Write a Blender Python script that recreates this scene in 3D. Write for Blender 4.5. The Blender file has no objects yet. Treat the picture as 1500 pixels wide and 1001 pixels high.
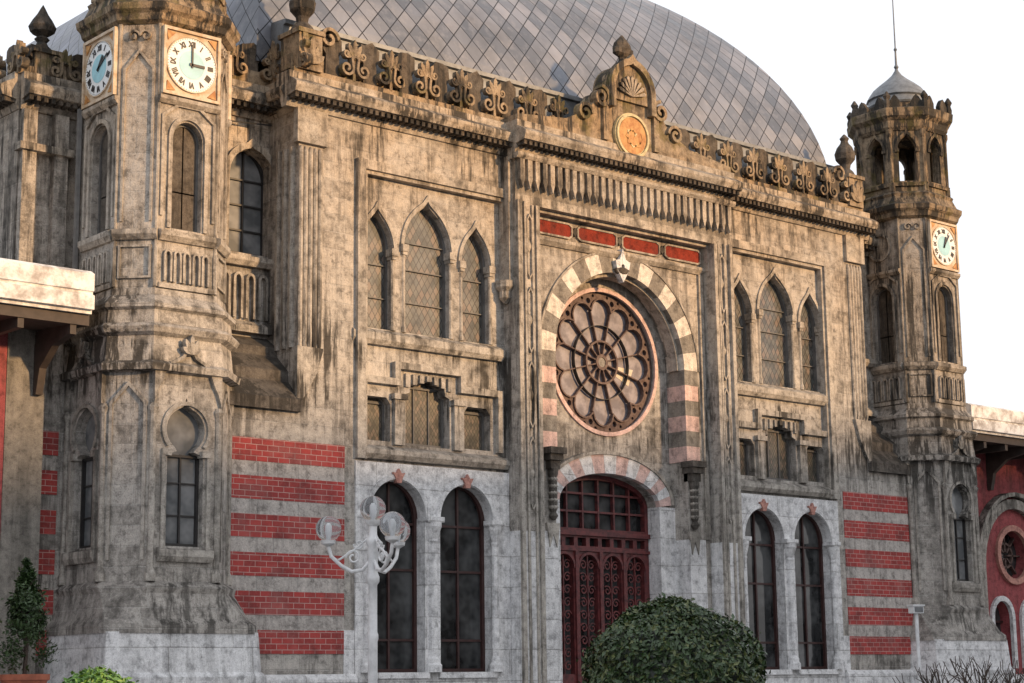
import bpy, bmesh, math, random
import numpy as np
from mathutils import Vector, Matrix
from mathutils.geometry import tessellate_polygon
random.seed(7); rng=np.random.default_rng(5)
sc=bpy.context.scene
pi=math.pi
# ------------------------------------------------------------------ materials
MATS={}
def nm(name):
    m=bpy.data.materials.new(name); m.use_nodes=True; nt=m.node_tree
    b=nt.nodes["Principled BSDF"]; MATS[name]=m
    return m,nt,b
def N(nt,t,**k):
    n=nt.nodes.new(t)
    for a,v in k.items(): setattr(n,a,v)
    return n
def L(nt,a,b): nt.links.new(a,b)
def mth(nt,op,a,b=None,c=None,clamp=False):
    n=nt.nodes.new("ShaderNodeMath"); n.operation=op; n.use_clamp=clamp
    for i,x in enumerate((a,b,c)):
        if x is None: continue
        if isinstance(x,(int,float)): n.inputs[i].default_value=x
        else: nt.links.new(x,n.inputs[i])
    return n.outputs[0]
def mix(nt,f,a,b,bt='MIX'):
    n=nt.nodes.new("ShaderNodeMix"); n.data_type='RGBA'; n.blend_type=bt
    for s,x in ((n.inputs[0],f),(n.inputs[6],a),(n.inputs[7],b)):
        if isinstance(x,(int,float)): s.default_value=x
        elif isinstance(x,tuple): s.default_value=x if len(x)==4 else (*x,1)
        else: nt.links.new(x,s)
    return n.outputs[2]
def ramp(nt,f,stops,interp='LINEAR'):
    n=nt.nodes.new("ShaderNodeValToRGB"); cr=n.color_ramp; cr.interpolation=interp
    while len(cr.elements)<len(stops): cr.elements.new(.5)
    for e,(p,c) in zip(cr.elements,stops):
        e.position=p; e.color=(c,c,c,1) if isinstance(c,(int,float)) else (*c,1)
    nt.links.new(f,n.inputs[0]); return n.outputs[0]
def mrange(nt,x,a,b,c,d):
    n=nt.nodes.new("ShaderNodeMapRange"); n.inputs[1].default_value=a; n.inputs[2].default_value=b; n.inputs[3].default_value=c; n.inputs[4].default_value=d; nt.links.new(x,n.inputs[0]); return n.outputs[0]
def noise(nt,vec,scale,detail=5,rough=.6):
    n=nt.nodes.new("ShaderNodeTexNoise"); n.inputs['Scale'].default_value=scale; n.inputs['Detail'].default_value=detail; n.inputs['Roughness'].default_value=rough
    nt.links.new(vec,n.inputs['Vector']); return n.outputs['Fac']
def facecoord(nt):
    g=nt.nodes.new("ShaderNodeNewGeometry"); s=nt.nodes.new("ShaderNodeSeparateXYZ"); nt.links.new(g.outputs['Position'],s.inputs[0])
    s2=nt.nodes.new("ShaderNodeSeparateXYZ"); nt.links.new(g.outputs['True Normal'],s2.inputs[0])
    isy=mth(nt,'GREATER_THAN',mth(nt,'ABSOLUTE',s2.outputs[0]),.8)
    u=mth(nt,'ADD',mth(nt,'MULTIPLY',s.outputs[0],mth(nt,'SUBTRACT',1,isy)),mth(nt,'MULTIPLY',s.outputs[1],isy))
    c=nt.nodes.new("ShaderNodeCombineXYZ"); nt.links.new(u,c.inputs[0]); nt.links.new(s.outputs[2],c.inputs[1])
    return g,s,c.outputs[0],s2
def scaled(nt,vec,sx,sy,sz):
    n=nt.nodes.new("ShaderNodeVectorMath"); n.operation='MULTIPLY'; nt.links.new(vec,n.inputs[0]); n.inputs[1].default_value=(sx,sy,sz); return n.outputs[0]
def bump(nt,b,h,st=.4,dist=.02):
    n=nt.nodes.new("ShaderNodeBump"); n.inputs['Strength'].default_value=st; n.inputs['Distance'].default_value=dist
    nt.links.new(h,n.inputs['Height']); nt.links.new(n.outputs[0],b.inputs['Normal'])
def stone(name,c1,c2,mort,blocks=True,stain=1.0,warm=1.0,bw=.66,rh=.31,dark=(.038,.035,.031),moss=0,ms=.009):
    m,nt,b=nm(name); g,s,fc,nn=facecoord(nt); P=g.outputs['Position']
    if blocks:
        wob=nt.nodes.new("ShaderNodeTexNoise"); wob.inputs['Scale'].default_value=1.5; wob.inputs['Detail'].default_value=2; L(nt,fc,wob.inputs['Vector'])
        va=nt.nodes.new("ShaderNodeVectorMath"); va.operation='MULTIPLY_ADD'; L(nt,wob.outputs['Color'],va.inputs[0]); va.inputs[1].default_value=(.035,.02,0); L(nt,fc,va.inputs[2])
        br=N(nt,"ShaderNodeTexBrick"); br.offset=.42; br.squash=1.35; br.squash_frequency=3
        for k,v in (('Color1',(*c1,1)),('Color2',(*c2,1)),('Mortar',(*mort,1)),('Scale',1),('Mortar Size',ms),('Mortar Smooth',.3),('Bias',-.15),('Brick Width',bw),('Row Height',rh)): br.inputs[k].default_value=v
        L(nt,va.outputs[0],br.inputs['Vector']); col=br.outputs['Color']; hgt=mth(nt,'MULTIPLY',br.outputs['Fac'],-.5)
    else:
        col=mix(nt,noise(nt,P,1.3,2),c1,c2); hgt=None
    n1=noise(nt,P,.6,4,.7); n2=noise(nt,P,6,5,.75); n3=noise(nt,scaled(nt,P,3.6,3.6,.32),1.2,5,.75); n4=noise(nt,P,55,2,.6)
    col=mix(nt,ramp(nt,n2,[(.48,0),(.62,.6)]),col,(c1[0]*1.32,c1[1]*1.32,c1[2]*1.31))
    col=mix(nt,ramp(nt,n2,[(.36,.7),(.47,0)]),col,(c2[0]*.45,c2[1]*.45,c2[2]*.45))
    col=mix(nt,ramp(nt,n4,[(.34,.4),(.5,0)]),col,(c2[0]*.5,c2[1]*.48,c2[2]*.46))
    z=s.outputs[2]
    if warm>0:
        w=mth(nt,'MULTIPLY',mth(nt,'MULTIPLY',mrange(nt,z,7.5,11.8,0.05,.8),ramp(nt,n1,[(.36,.3),(.6,1)])),warm,clamp=True)  # golden low-sun warmth put into upper stone colour, along with its ochre weathering
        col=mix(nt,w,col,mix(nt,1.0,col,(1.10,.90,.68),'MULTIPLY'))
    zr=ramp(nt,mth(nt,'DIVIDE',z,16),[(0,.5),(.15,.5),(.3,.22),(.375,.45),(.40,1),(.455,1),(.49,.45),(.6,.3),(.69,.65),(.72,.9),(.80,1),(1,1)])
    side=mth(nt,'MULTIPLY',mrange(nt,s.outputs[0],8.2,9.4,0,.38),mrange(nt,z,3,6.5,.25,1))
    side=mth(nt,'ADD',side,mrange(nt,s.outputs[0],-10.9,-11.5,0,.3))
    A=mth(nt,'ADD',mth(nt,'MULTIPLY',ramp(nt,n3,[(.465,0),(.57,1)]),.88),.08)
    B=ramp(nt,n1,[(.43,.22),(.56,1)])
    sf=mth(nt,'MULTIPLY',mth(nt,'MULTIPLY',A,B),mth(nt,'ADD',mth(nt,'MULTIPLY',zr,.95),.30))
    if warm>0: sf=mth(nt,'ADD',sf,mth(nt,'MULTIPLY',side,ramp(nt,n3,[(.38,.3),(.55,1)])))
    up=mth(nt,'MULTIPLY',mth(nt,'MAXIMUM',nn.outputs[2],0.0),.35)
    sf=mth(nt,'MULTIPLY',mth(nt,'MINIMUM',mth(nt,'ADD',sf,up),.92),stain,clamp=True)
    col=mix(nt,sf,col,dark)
    if moss: col=mix(nt,mth(nt,'MULTIPLY',ramp(nt,noise(nt,P,1.9,4,.7),[(.53,0),(.62,1)]),moss),col,(.12,.10,.03))
    L(nt,col,b.inputs['Base Color']); b.inputs['Roughness'].default_value=.9; b.inputs['Specular IOR Level'].default_value=.2
    h=n2
    if hgt is not None: h=mth(nt,'ADD',h,hgt)
    bump(nt,b,h,.85,.035)
    return m
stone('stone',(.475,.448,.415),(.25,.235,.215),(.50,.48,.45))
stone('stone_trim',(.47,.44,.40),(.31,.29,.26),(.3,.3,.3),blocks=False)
stone('stone_band',(.50,.46,.43),(.36,.33,.305),(.4,.38,.36),stain=.7,warm=0,bw=.8,rh=.31)
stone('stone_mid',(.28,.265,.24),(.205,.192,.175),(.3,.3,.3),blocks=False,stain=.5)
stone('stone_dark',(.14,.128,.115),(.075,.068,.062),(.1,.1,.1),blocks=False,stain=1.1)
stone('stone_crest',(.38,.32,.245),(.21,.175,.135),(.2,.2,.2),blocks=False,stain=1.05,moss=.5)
stone('marble',(.74,.74,.745),(.61,.61,.62),(.42,.41,.40),stain=.38,warm=0,bw=1.1,rh=.55,ms=.007)
stone('stone_pink',(.68,.49,.45),(.58,.42,.385),(.3,.3,.3),blocks=False,stain=.3,warm=0)
stone('stone_cream',(.72,.66,.58),(.60,.54,.47),(.3,.3,.3),blocks=False,stain=.3,warm=0)
stone('stone_pinkred',(.50,.27,.22),(.42,.2,.17),(.3,.3,.3),blocks=False,stain=.3,warm=0)
stone('red_plaster',(.25,.038,.022),(.18,.026,.017),(.3,.3,.3),blocks=False,stain=.5,warm=0)
stone('pink_plaster',(.33,.085,.09),(.27,.07,.075),(.3,.3,.3),blocks=False,stain=.45,warm=0)
def brickmat():
    m,nt,b=nm('red_brick'); g,s,fc,nn=facecoord(nt)
    br=N(nt,"ShaderNodeTexBrick")
    for k,v in (('Color1',(.42,.052,.046,1)),('Color2',(.25,.034,.032,1)),('Mortar',(.52,.33,.30,1)),('Scale',1),('Mortar Size',.0062),('Mortar Smooth',.2),('Bias',-.1),('Brick Width',.215),('Row Height',.0945)): br.inputs[k].default_value=v
    L(nt,fc,br.inputs['Vector'])
    n=noise(nt,g.outputs['Position'],2.2,5); n2=noise(nt,g.outputs['Position'],30,3); n3=noise(nt,g.outputs['Position'],.9,4)
    col=mix(nt,ramp(nt,n,[(.47,0),(.66,.6)]),br.outputs['Color'],(.12,.028,.028))
    col=mix(nt,ramp(nt,n2,[(.5,0),(.8,.5)]),col,(.42,.13,.11))
    col=mix(nt,ramp(nt,n3,[(.52,0),(.7,.4)]),col,(.36,.22,.20))
    L(nt,col,b.inputs['Base Color']); b.inputs['Roughness'].default_value=.85
    bump(nt,b,mth(nt,'SUBTRACT',mth(nt,'MULTIPLY',n2,.4),br.outputs['Fac']),.6,.012)
brickmat()
def simple(name,c,rough=.6,metal=0,ns=6,var=.35,bp=.15,spec=.5,dk=None):
    m,nt,b=nm(name); g=nt.nodes.new("ShaderNodeNewGeometry"); n=noise(nt,g.outputs['Position'],ns,5,.65)
    d=dk or tuple(x*(1-var) for x in c)
    L(nt,mix(nt,ramp(nt,n,[(.38,0),(.6,1)]),d,c),b.inputs['Base Color']); b.inputs['Roughness'].default_value=rough; b.inputs['Metallic'].default_value=metal
    b.inputs['Specular IOR Level'].default_value=spec
    if bp: bump(nt,b,n,bp,.01)
    return m,nt,b
simple('white_paint',(.76,.77,.78),.45,dk=(.58,.59,.6))
simple('peeling_white',(.80,.80,.79),.7,ns=4.0,dk=(.36,.33,.31),bp=.5)
simple('dark_wood',(.06,.045,.038),.7)
simple('door_wood',(.15,.034,.034),.45,dk=(.06,.015,.017),ns=9)
simple('window_frame',(.055,.022,.02),.5)
simple('grey_frame',(.14,.135,.13),.6)
simple('iron',(.03,.028,.028),.5)
simple('clock_gold',(.60,.50,.38),.6,dk=(.42,.29,.17))
simple('clock_white',(.80,.82,.82),.5,var=.10)
simple('clock_blue',(.36,.64,.72),.5,var=.15)
simple('medallion',(.50,.27,.09),.6,ns=7,dk=(.34,.13,.03))
simple('medallion_rim',(.60,.50,.28),.6,ns=9)
simple('lead',(.20,.21,.22),.5,metal=.3)
simple('terracotta',(.36,.11,.06),.8)
simple('soil',(.05,.035,.025),.95)
simple('bark',(.07,.05,.04),.9,ns=25)
simple('rose_wood',(.14,.095,.08),.7,ns=14,dk=(.065,.036,.032))
simple('paving',(.22,.21,.20),.85,ns=2)
simple('asphalt',(.055,.055,.057),.9,ns=12)
simple('plaster_blocker',(.26,.23,.20),.9,ns=1)
simple('roof_tile_blocker',(.20,.08,.05),.9,ns=5)
def glass(name,c,c2,lattice=None,lc=(.09,.08,.075),rough=.12,sc_=3.0,spec=.5):
    m,nt,b=nm(name); g,s,fc,nn=facecoord(nt); n=noise(nt,fc,sc_,3)
    col=mix(nt,ramp(nt,n,[(.4,0),(.62,1)]),c,c2)
    h=noise(nt,fc,2.5,1)
    if lattice:
        sp=nt.nodes.new("ShaderNodeSeparateXYZ"); L(nt,fc,sp.inputs[0])
        a=mth(nt,'DIVIDE',mth(nt,'ADD',mth(nt,'MULTIPLY',sp.outputs[0],1.6),sp.outputs[1]),lattice)
        d=mth(nt,'DIVIDE',mth(nt,'SUBTRACT',mth(nt,'MULTIPLY',sp.outputs[0],1.6),sp.outputs[1]),lattice)
        c3=nt.nodes.new("ShaderNodeCombineXYZ"); L(nt,mth(nt,'FLOOR',a),c3.inputs[0]); L(nt,mth(nt,'FLOOR',d),c3.inputs[1])
        wn=nt.nodes.new("ShaderNodeTexWhiteNoise"); L(nt,c3.outputs[0],wn.inputs['Vector'])
        col=mix(nt,mth(nt,'MULTIPLY',wn.outputs['Value'],.6),col,mix(nt,wn.outputs['Value'],(.10,.15,.125),(.26,.19,.15)))
        ln=mth(nt,'MAXIMUM',mth(nt,'LESS_THAN',mth(nt,'FRACT',a),.12),mth(nt,'LESS_THAN',mth(nt,'FRACT',d),.12))
        col=mix(nt,ln,col,lc)
    L(nt,col,b.inputs['Base Color']); b.inputs['Roughness'].default_value=rough; b.inputs['Specular IOR Level'].default_value=spec; bump(nt,b,h,.2,.02)
glass('glass_dark',(.008,.009,.010),(.08,.083,.085),sc_=1.3,rough=.06)  # paler patches in the colour stand in for reflections on dark panes
glass('glass_lattice',(.06,.06,.06),(.15,.148,.142),lattice=.21,rough=.25,spec=.5,lc=(.035,.032,.03))
glass('glass_small',(.04,.04,.038),(.15,.13,.10),lattice=.12,lc=(.03,.027,.025),rough=.35,spec=.35)
glass('glass_tower',(.11,.118,.125),(.25,.255,.26),rough=.15,sc_=1.8)
glass('glass_rose',(.15,.135,.155),(.30,.275,.30),rough=.4,sc_=3.5,spec=.4)
glass('glass_amber',(.55,.46,.32),(.65,.6,.5),rough=.3)
def roofmat():
    m,nt,b=nm('roof_metal'); uv=nt.nodes.new("ShaderNodeUVMap"); sp=nt.nodes.new("ShaderNodeSeparateXYZ"); L(nt,uv.outputs[0],sp.inputs[0])
    S=.46
    a=mth(nt,'DIVIDE',mth(nt,'ADD',sp.outputs[0],mth(nt,'MULTIPLY',sp.outputs[1],.85)),S); d=mth(nt,'DIVIDE',mth(nt,'SUBTRACT',sp.outputs[0],mth(nt,'MULTIPLY',sp.outputs[1],.85)),S)
    c3=nt.nodes.new("ShaderNodeCombineXYZ"); L(nt,mth(nt,'FLOOR',a),c3.inputs[0]); L(nt,mth(nt,'FLOOR',d),c3.inputs[1])
    wn=nt.nodes.new("ShaderNodeTexWhiteNoise"); L(nt,c3.outputs[0],wn.inputs['Vector'])
    fa=mth(nt,'FRACT',a); fd=mth(nt,'FRACT',d)
    ln=mth(nt,'MAXIMUM',mth(nt,'LESS_THAN',fa,.06),mth(nt,'GREATER_THAN',fd,.94))
    g=nt.nodes.new("ShaderNodeNewGeometry"); n=noise(nt,g.outputs['Position'],.5,4); n2=noise(nt,g.outputs['Position'],5,4)
    col=mix(nt,wn.outputs['Value'],(.13,.14,.16),(.31,.32,.36)); col=mix(nt,ramp(nt,n,[(.4,0),(.65,.75)]),col,(.11,.116,.13))
    col=mix(nt,ramp(nt,n2,[(.5,0),(.8,.6)]),col,(.32,.31,.32))
    col=mix(nt,ln,col,(.022,.022,.026))
    L(nt,col,b.inputs['Base Color']); b.inputs['Metallic'].default_value=.5
    L(nt,mth(nt,'ADD',mth(nt,'MULTIPLY',wn.outputs['Value'],.22),.38),b.inputs['Roughness'])
    h=mth(nt,'ADD',mth(nt,'SUBTRACT',mth(nt,'MULTIPLY',fd,.5),mth(nt,'MULTIPLY',fa,.5)),mth(nt,'MULTIPLY',wn.outputs['Value'],.9))
    bump(nt,b,h,.8,.045)
roofmat()
def leafmat(name,c1,c2):
    m,nt,b=nm(name); g=nt.nodes.new("ShaderNodeNewGeometry"); n=noise(nt,g.outputs['Position'],7,3); n2=noise(nt,g.outputs['Position'],60,1)
    c=mix(nt,ramp(nt,n,[(.35,0),(.65,1)]),c1,c2); c=mix(nt,ramp(nt,n2,[(.45,0),(.7,.6)]),c,tuple(min(1,x*1.9) for x in c2))
    L(nt,c,b.inputs['Base Color']); b.inputs['Roughness'].default_value=.45
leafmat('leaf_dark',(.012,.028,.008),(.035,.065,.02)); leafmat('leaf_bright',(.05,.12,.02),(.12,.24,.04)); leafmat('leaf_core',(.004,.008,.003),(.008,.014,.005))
leafmat('leaf_olive',(.035,.05,.012),(.085,.10,.028))
m,nt,b=nm('globe_glass'); b.inputs['Base Color'].default_value=(.80,.82,.84,1); b.inputs['Roughness'].default_value=.06; b.inputs['Transmission Weight'].default_value=.86; b.inputs['IOR'].default_value=1.12
# ------------------------------------------------------------------ geometry accumulators
ACC={}; G=['part']
def add(mat,vs,fs):
    A=ACC.setdefault((CUR[0],G[0],mat),([],[])); o=len(A[0]); A[0].extend(vs); A[1].extend([tuple(i+o for i in f) for f in fs])
CUR=['railway_station_building']
class Fr:
    def __init__(s,o=(0,0),a=0,z=0): s.o=o; s.N=(math.sin(a),-math.cos(a)); s.U=(math.cos(a),math.sin(a)); s.z=z
    def p(s,u,d,z): return (s.o[0]+u*s.U[0]+d*s.N[0], s.o[1]+u*s.U[1]+d*s.N[1], z+s.z)
F0=Fr()
def plate(F,outer,holes,d0,d1,mat):
    loops=[outer]+list(holes); flat=[p for l in loops for p in l]; n=len(flat)
    tr=tessellate_polygon([[Vector((x,z,0)) for x,z in l] for l in loops])
    vs=[F.p(x,d1,z) for x,z in flat]+[F.p(x,d0,z) for x,z in flat]
    fs=[tuple(t) for t in tr]+[tuple(i+n for i in reversed(t)) for t in tr]
    k=0
    for l in loops:
        m=len(l)
        for i in range(m): j=(i+1)%m; fs.append((k+i,k+j,k+j+n,k+i+n))
        k+=m
    add(mat,vs,fs)
def box(F,u0,u1,d0,d1,z0,z1,mat):
    vs=[F.p(u,d,z) for z in(z0,z1) for d in (d0,d1) for u in (u0,u1)]
    add(mat,vs,[(0,1,3,2),(4,6,7,5),(0,4,5,1),(2,3,7,6),(0,2,6,4),(1,5,7,3)])
def ribbon(F,path,w,d0,d1,mat,closed=False):
    n=len(path); Lf=[];Rt=[]
    for i,(x,z) in enumerate(path):
        if closed: a=path[i-1]; c=path[(i+1)%n]
        else: a=path[max(i-1,0)]; c=path[min(i+1,n-1)]
        def nrm(p,q):
            dx,dz=q[0]-p[0],q[1]-p[1]; l=math.hypot(dx,dz) or 1; return (-dz/l,dx/l)
        n1=nrm(a,(x,z)) if (a!=(x,z)) else nrm((x,z),c); n2=nrm((x,z),c) if (c!=(x,z)) else n1
        mx,mz=n1[0]+n2[0],n1[1]+n2[1]; l=math.hypot(mx,mz) or 1; mx/=l; mz/=l
        k=1/max(.45,mx*n1[0]+mz*n1[1])
        Lf.append((x+mx*k*w/2,z+mz*k*w/2)); Rt.append((x-mx*k*w/2,z-mz*k*w/2))
    vs=[];fs=[]
    for (a,c) in zip(Lf,Rt): vs+= [F.p(a[0],d0,a[1]),F.p(a[0],d1,a[1]),F.p(c[0],d1,c[1]),F.p(c[0],d0,c[1])]
    rngn=range(n if closed else n-1)
    for i in rngn:
        j=(i+1)%n; A=i*4;B=j*4
        for q in range(4): fs.append((A+q,A+(q+1)%4,B+(q+1)%4,B+q))
    if not closed: fs+=[(0,3,2,1),((n-1)*4,(n-1)*4+1,(n-1)*4+2,(n-1)*4+3)]
    add(mat,vs,fs)
def run(F,u0,u1,prof,mat):
    n=len(prof); vs=[F.p(u0,d,z) for d,z in prof]+[F.p(u1,d,z) for d,z in prof]
    fs=[(i,(i+1)%n,(i+1)%n+n,i+n) for i in range(n)]
    tr=tessellate_polygon([[Vector((x,z,0)) for x,z in prof]])
    fs+=[tuple(t) for t in tr]+[tuple(i+n for i in reversed(t)) for t in tr]
    add(mat,vs,fs)
def csq(h,c): return [(c,-h),(h,-c),(h,c),(c,h),(-c,h),(-h,c),(-h,-c),(-c,-h)]
def loft(cx,cy,secs,mat):
    vs=[];fs=[]
    for z,h,c in secs: vs+=[(cx+x,cy+y,z) for x,y in csq(h,c)]
    for k in range(len(secs)-1):
        for i in range(8): j=(i+1)%8; fs.append((k*8+i,k*8+j,k*8+8+j,k*8+8+i))
    fs.append(tuple(range(7,-1,-1))); fs.append(tuple((len(secs)-1)*8+i for i in range(8)))
    add(mat,vs,fs)
def lathe(c,prof,mat,seg=12,sx=1,sy=1):
    vs=[];fs=[]
    for r,z in prof:
        for i in range(seg): a=2*pi*(i+.5)/seg; vs.append((c[0]+r*math.cos(a)*sx,c[1]+r*math.sin(a)*sy,c[2]+z))
    n=len(prof)
    for k in range(n-1):
        for i in range(seg): j=(i+1)%seg; fs.append((k*seg+i,k*seg+j,k*seg+seg+j,k*seg+seg+i))
    fs.append(tuple(range(seg-1,-1,-1))); fs.append(tuple((n-1)*seg+i for i in range(seg)))
    add(mat,vs,fs)
def tube(pts,rad,mat,seg=6):
    vs=[];fs=[];n=len(pts)
    for i,p in enumerate(pts):
        p=Vector(p); t=(Vector(pts[min(i+1,n-1)])-Vector(pts[max(i-1,0)])).normalized()
        a=t.orthogonal().normalized() if i==0 else (a-t*a.dot(t)).normalized(); bb=t.cross(a)
        r=rad[i] if isinstance(rad,(list,tuple)) else rad
        for k in range(seg): an=2*pi*k/seg; q=p+a*math.cos(an)*r+bb*math.sin(an)*r; vs.append(tuple(q))
    for i in range(n-1):
        for k in range(seg): j=(k+1)%seg; fs.append((i*seg+k,i*seg+j,(i+1)*seg+j,(i+1)*seg+k))
    fs.append(tuple(range(seg-1,-1,-1))); fs.append(tuple((n-1)*seg+i for i in range(seg)))
    add(mat,vs,fs)
def arc(cx,cz,r,a0,a1,n): return [(cx+r*math.cos(a0+(a1-a0)*i/n),cz+r*math.sin(a0+(a1-a0)*i/n)) for i in range(n+1)]
def circ(cx,cz,r,n=32): return [(cx+r*math.cos(2*pi*i/n),cz+r*math.sin(2*pi*i/n)) for i in range(n)]
def archtop(uc,hw,zs,kind,ht,n=10):
    if kind=='round': return [(uc+hw*math.cos(pi*i/(2*n)),zs+ht*math.sin(pi*i/(2*n))) for i in range(2*n+1)]
    e=(ht*ht-hw*hw)/(2*hw); r=hw+e; am=math.acos(max(-1,min(1,e/r)))
    R=[(uc-e+r*math.cos(am*i/n),zs+r*math.sin(am*i/n)) for i in range(n)]
    if kind=='ogee': R=R[:-1]+[(uc+hw*.13,zs+ht*.98)]
    tip=(uc,zs+ht*(1.10 if kind=='ogee' else 1))
    return R+[tip]+[(2*uc-x,z) for x,z in reversed(R)]
def arched(uc,hw,z0,zs,kind='round',ht=None,n=10,over=0):
    ht=ht or hw; t=archtop(uc,hw+over,zs,kind,ht,n)
    return [(uc-hw,z0),(uc+hw,z0)]+([(uc+hw,zs)] if over else [])+t+([(uc-hw,zs)] if over else [])
def frame_path(uc,hw,z0,zs,kind,ht,off,n=10):
    e=archtop(uc,hw+off,zs,kind,(ht or hw)+off*1.1,n); return [(uc+hw+off,z0)]+e+[(uc-hw-off,z0)]
def rect(u0,u1,z0,z1): return [(u0,z0),(u1,z0),(u1,z1),(u0,z1)]
def spiral(cx,cz,r,turns,dirn,a0,n=22):
    return [(cx+dirn*r*(1-.8*i/n)*math.cos(a0+turns*2*pi*i/n),cz+r*(1-.8*i/n)*math.sin(a0+turns*2*pi*i/n)) for i in range(n+1)]
def palmette(F,uc,z,s,d0,d1,mat):
    for a,l in ((0,1),(.45,.85),(-.45,.85),(.95,.62),(-.95,.62)):
        c,sn=math.cos(a),math.sin(a); w=.13*s; Lh=l*s
        pts=[(0,0),(w,Lh*.45),(w*.8,Lh*.8),(0,Lh),(-w*.8,Lh*.8),(-w,Lh*.45)]
        plate(F,[(uc+x*c+y*sn,z+y*c-x*sn) for x,y in pts],[],d0,d1+.01*(1-abs(a)),mat)
def dentils(F,u0,u1,step,w,d0,d1,z0,z1,mat):
    n=max(1,int(abs(u1-u0)/step)); s=(u1-u0)/n
    for i in range(n): c=u0+s*(i+.5); box(F,c-w/2,c+w/2,d0,d1,z0,z1,mat)
def crest(F,u0,u1,z,d,h=.85,mat='stone_crest'):
    w=.80; n=max(1,round((u1-u0)/w)); w=(u1-u0)/n; s=h/.85
    for i in range(n):
        c=u0+w*(i+.5); e=rng.uniform(-.03,.03); e2=rng.uniform(-.05,.02)
        plate(F,[(c-.15,z),(c+.15,z),(c+.14,z+.44*s),(c+.20,z+.52*s),(c+.19+e,z+(.78+e2)*s),(c+.05,z+.86*s+e),(c-.12,z+(.84+e2)*s),(c-.19,z+.78*s+e),(c-.20,z+.52*s),(c-.14,z+.44*s)],[],d-.30,d-.08,'stone_dark')
        x=c+w/2
        palmette(F,x,z+.40*s,.40*s,d-.07,d+.03,mat); plate(F,[(x-.03,z),(x+.03,z),(x+.02,z+.5*s),(x-.02,z+.5*s)],[],d-.07,d+.01,mat)
        for sg in (1,-1):
            ribbon(F,[(x+sg*.01,z+.46*s),(x+sg*.07,z+.42*s)]+spiral(x+sg*.18,z+.21*s,.155*s,1.35,sg,pi*.75)[2:],.045,d-.07,d+.06,mat)
            ribbon(F,spiral(x+sg*.17,z+.50*s,.08*s,1.2,sg,pi*1.2,14),.032,d-.07,d+.04,mat)
def window(F,uc,hw,z0,zs,kind,ht,dg,gl,fr='window_frame',vb=1,hb=(),bw=.04,over=0,fw=.06):
    top=zs+ht
    box(F,uc-hw-.15,uc+hw+.15,dg-.05,dg,z0-.1,top+.2,gl)
    for i in range(vb): x=uc-hw+2*hw*(i+1)/(vb+1); box(F,x-bw/2,x+bw/2,dg-.02,dg+.045,z0,top+.05,fr)
    for z in hb: box(F,uc-hw-.05,uc+hw+.05,dg-.02,dg+.04,z-bw/2,z+bw/2,fr)
    P=arched(uc,hw,z0,zs,kind,ht,over=over); 
    inn=[(uc+(x-uc)*(1-fw/hw),z0+fw+(z-z0)*(1-1.6*fw/(top-z0))) for x,z in P]
    plate(F,[(uc+(x-uc)*1.06,z0+(z-z0)*1.02) for x,z in P],[inn],dg-.02,dg+.06,fr)
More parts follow.
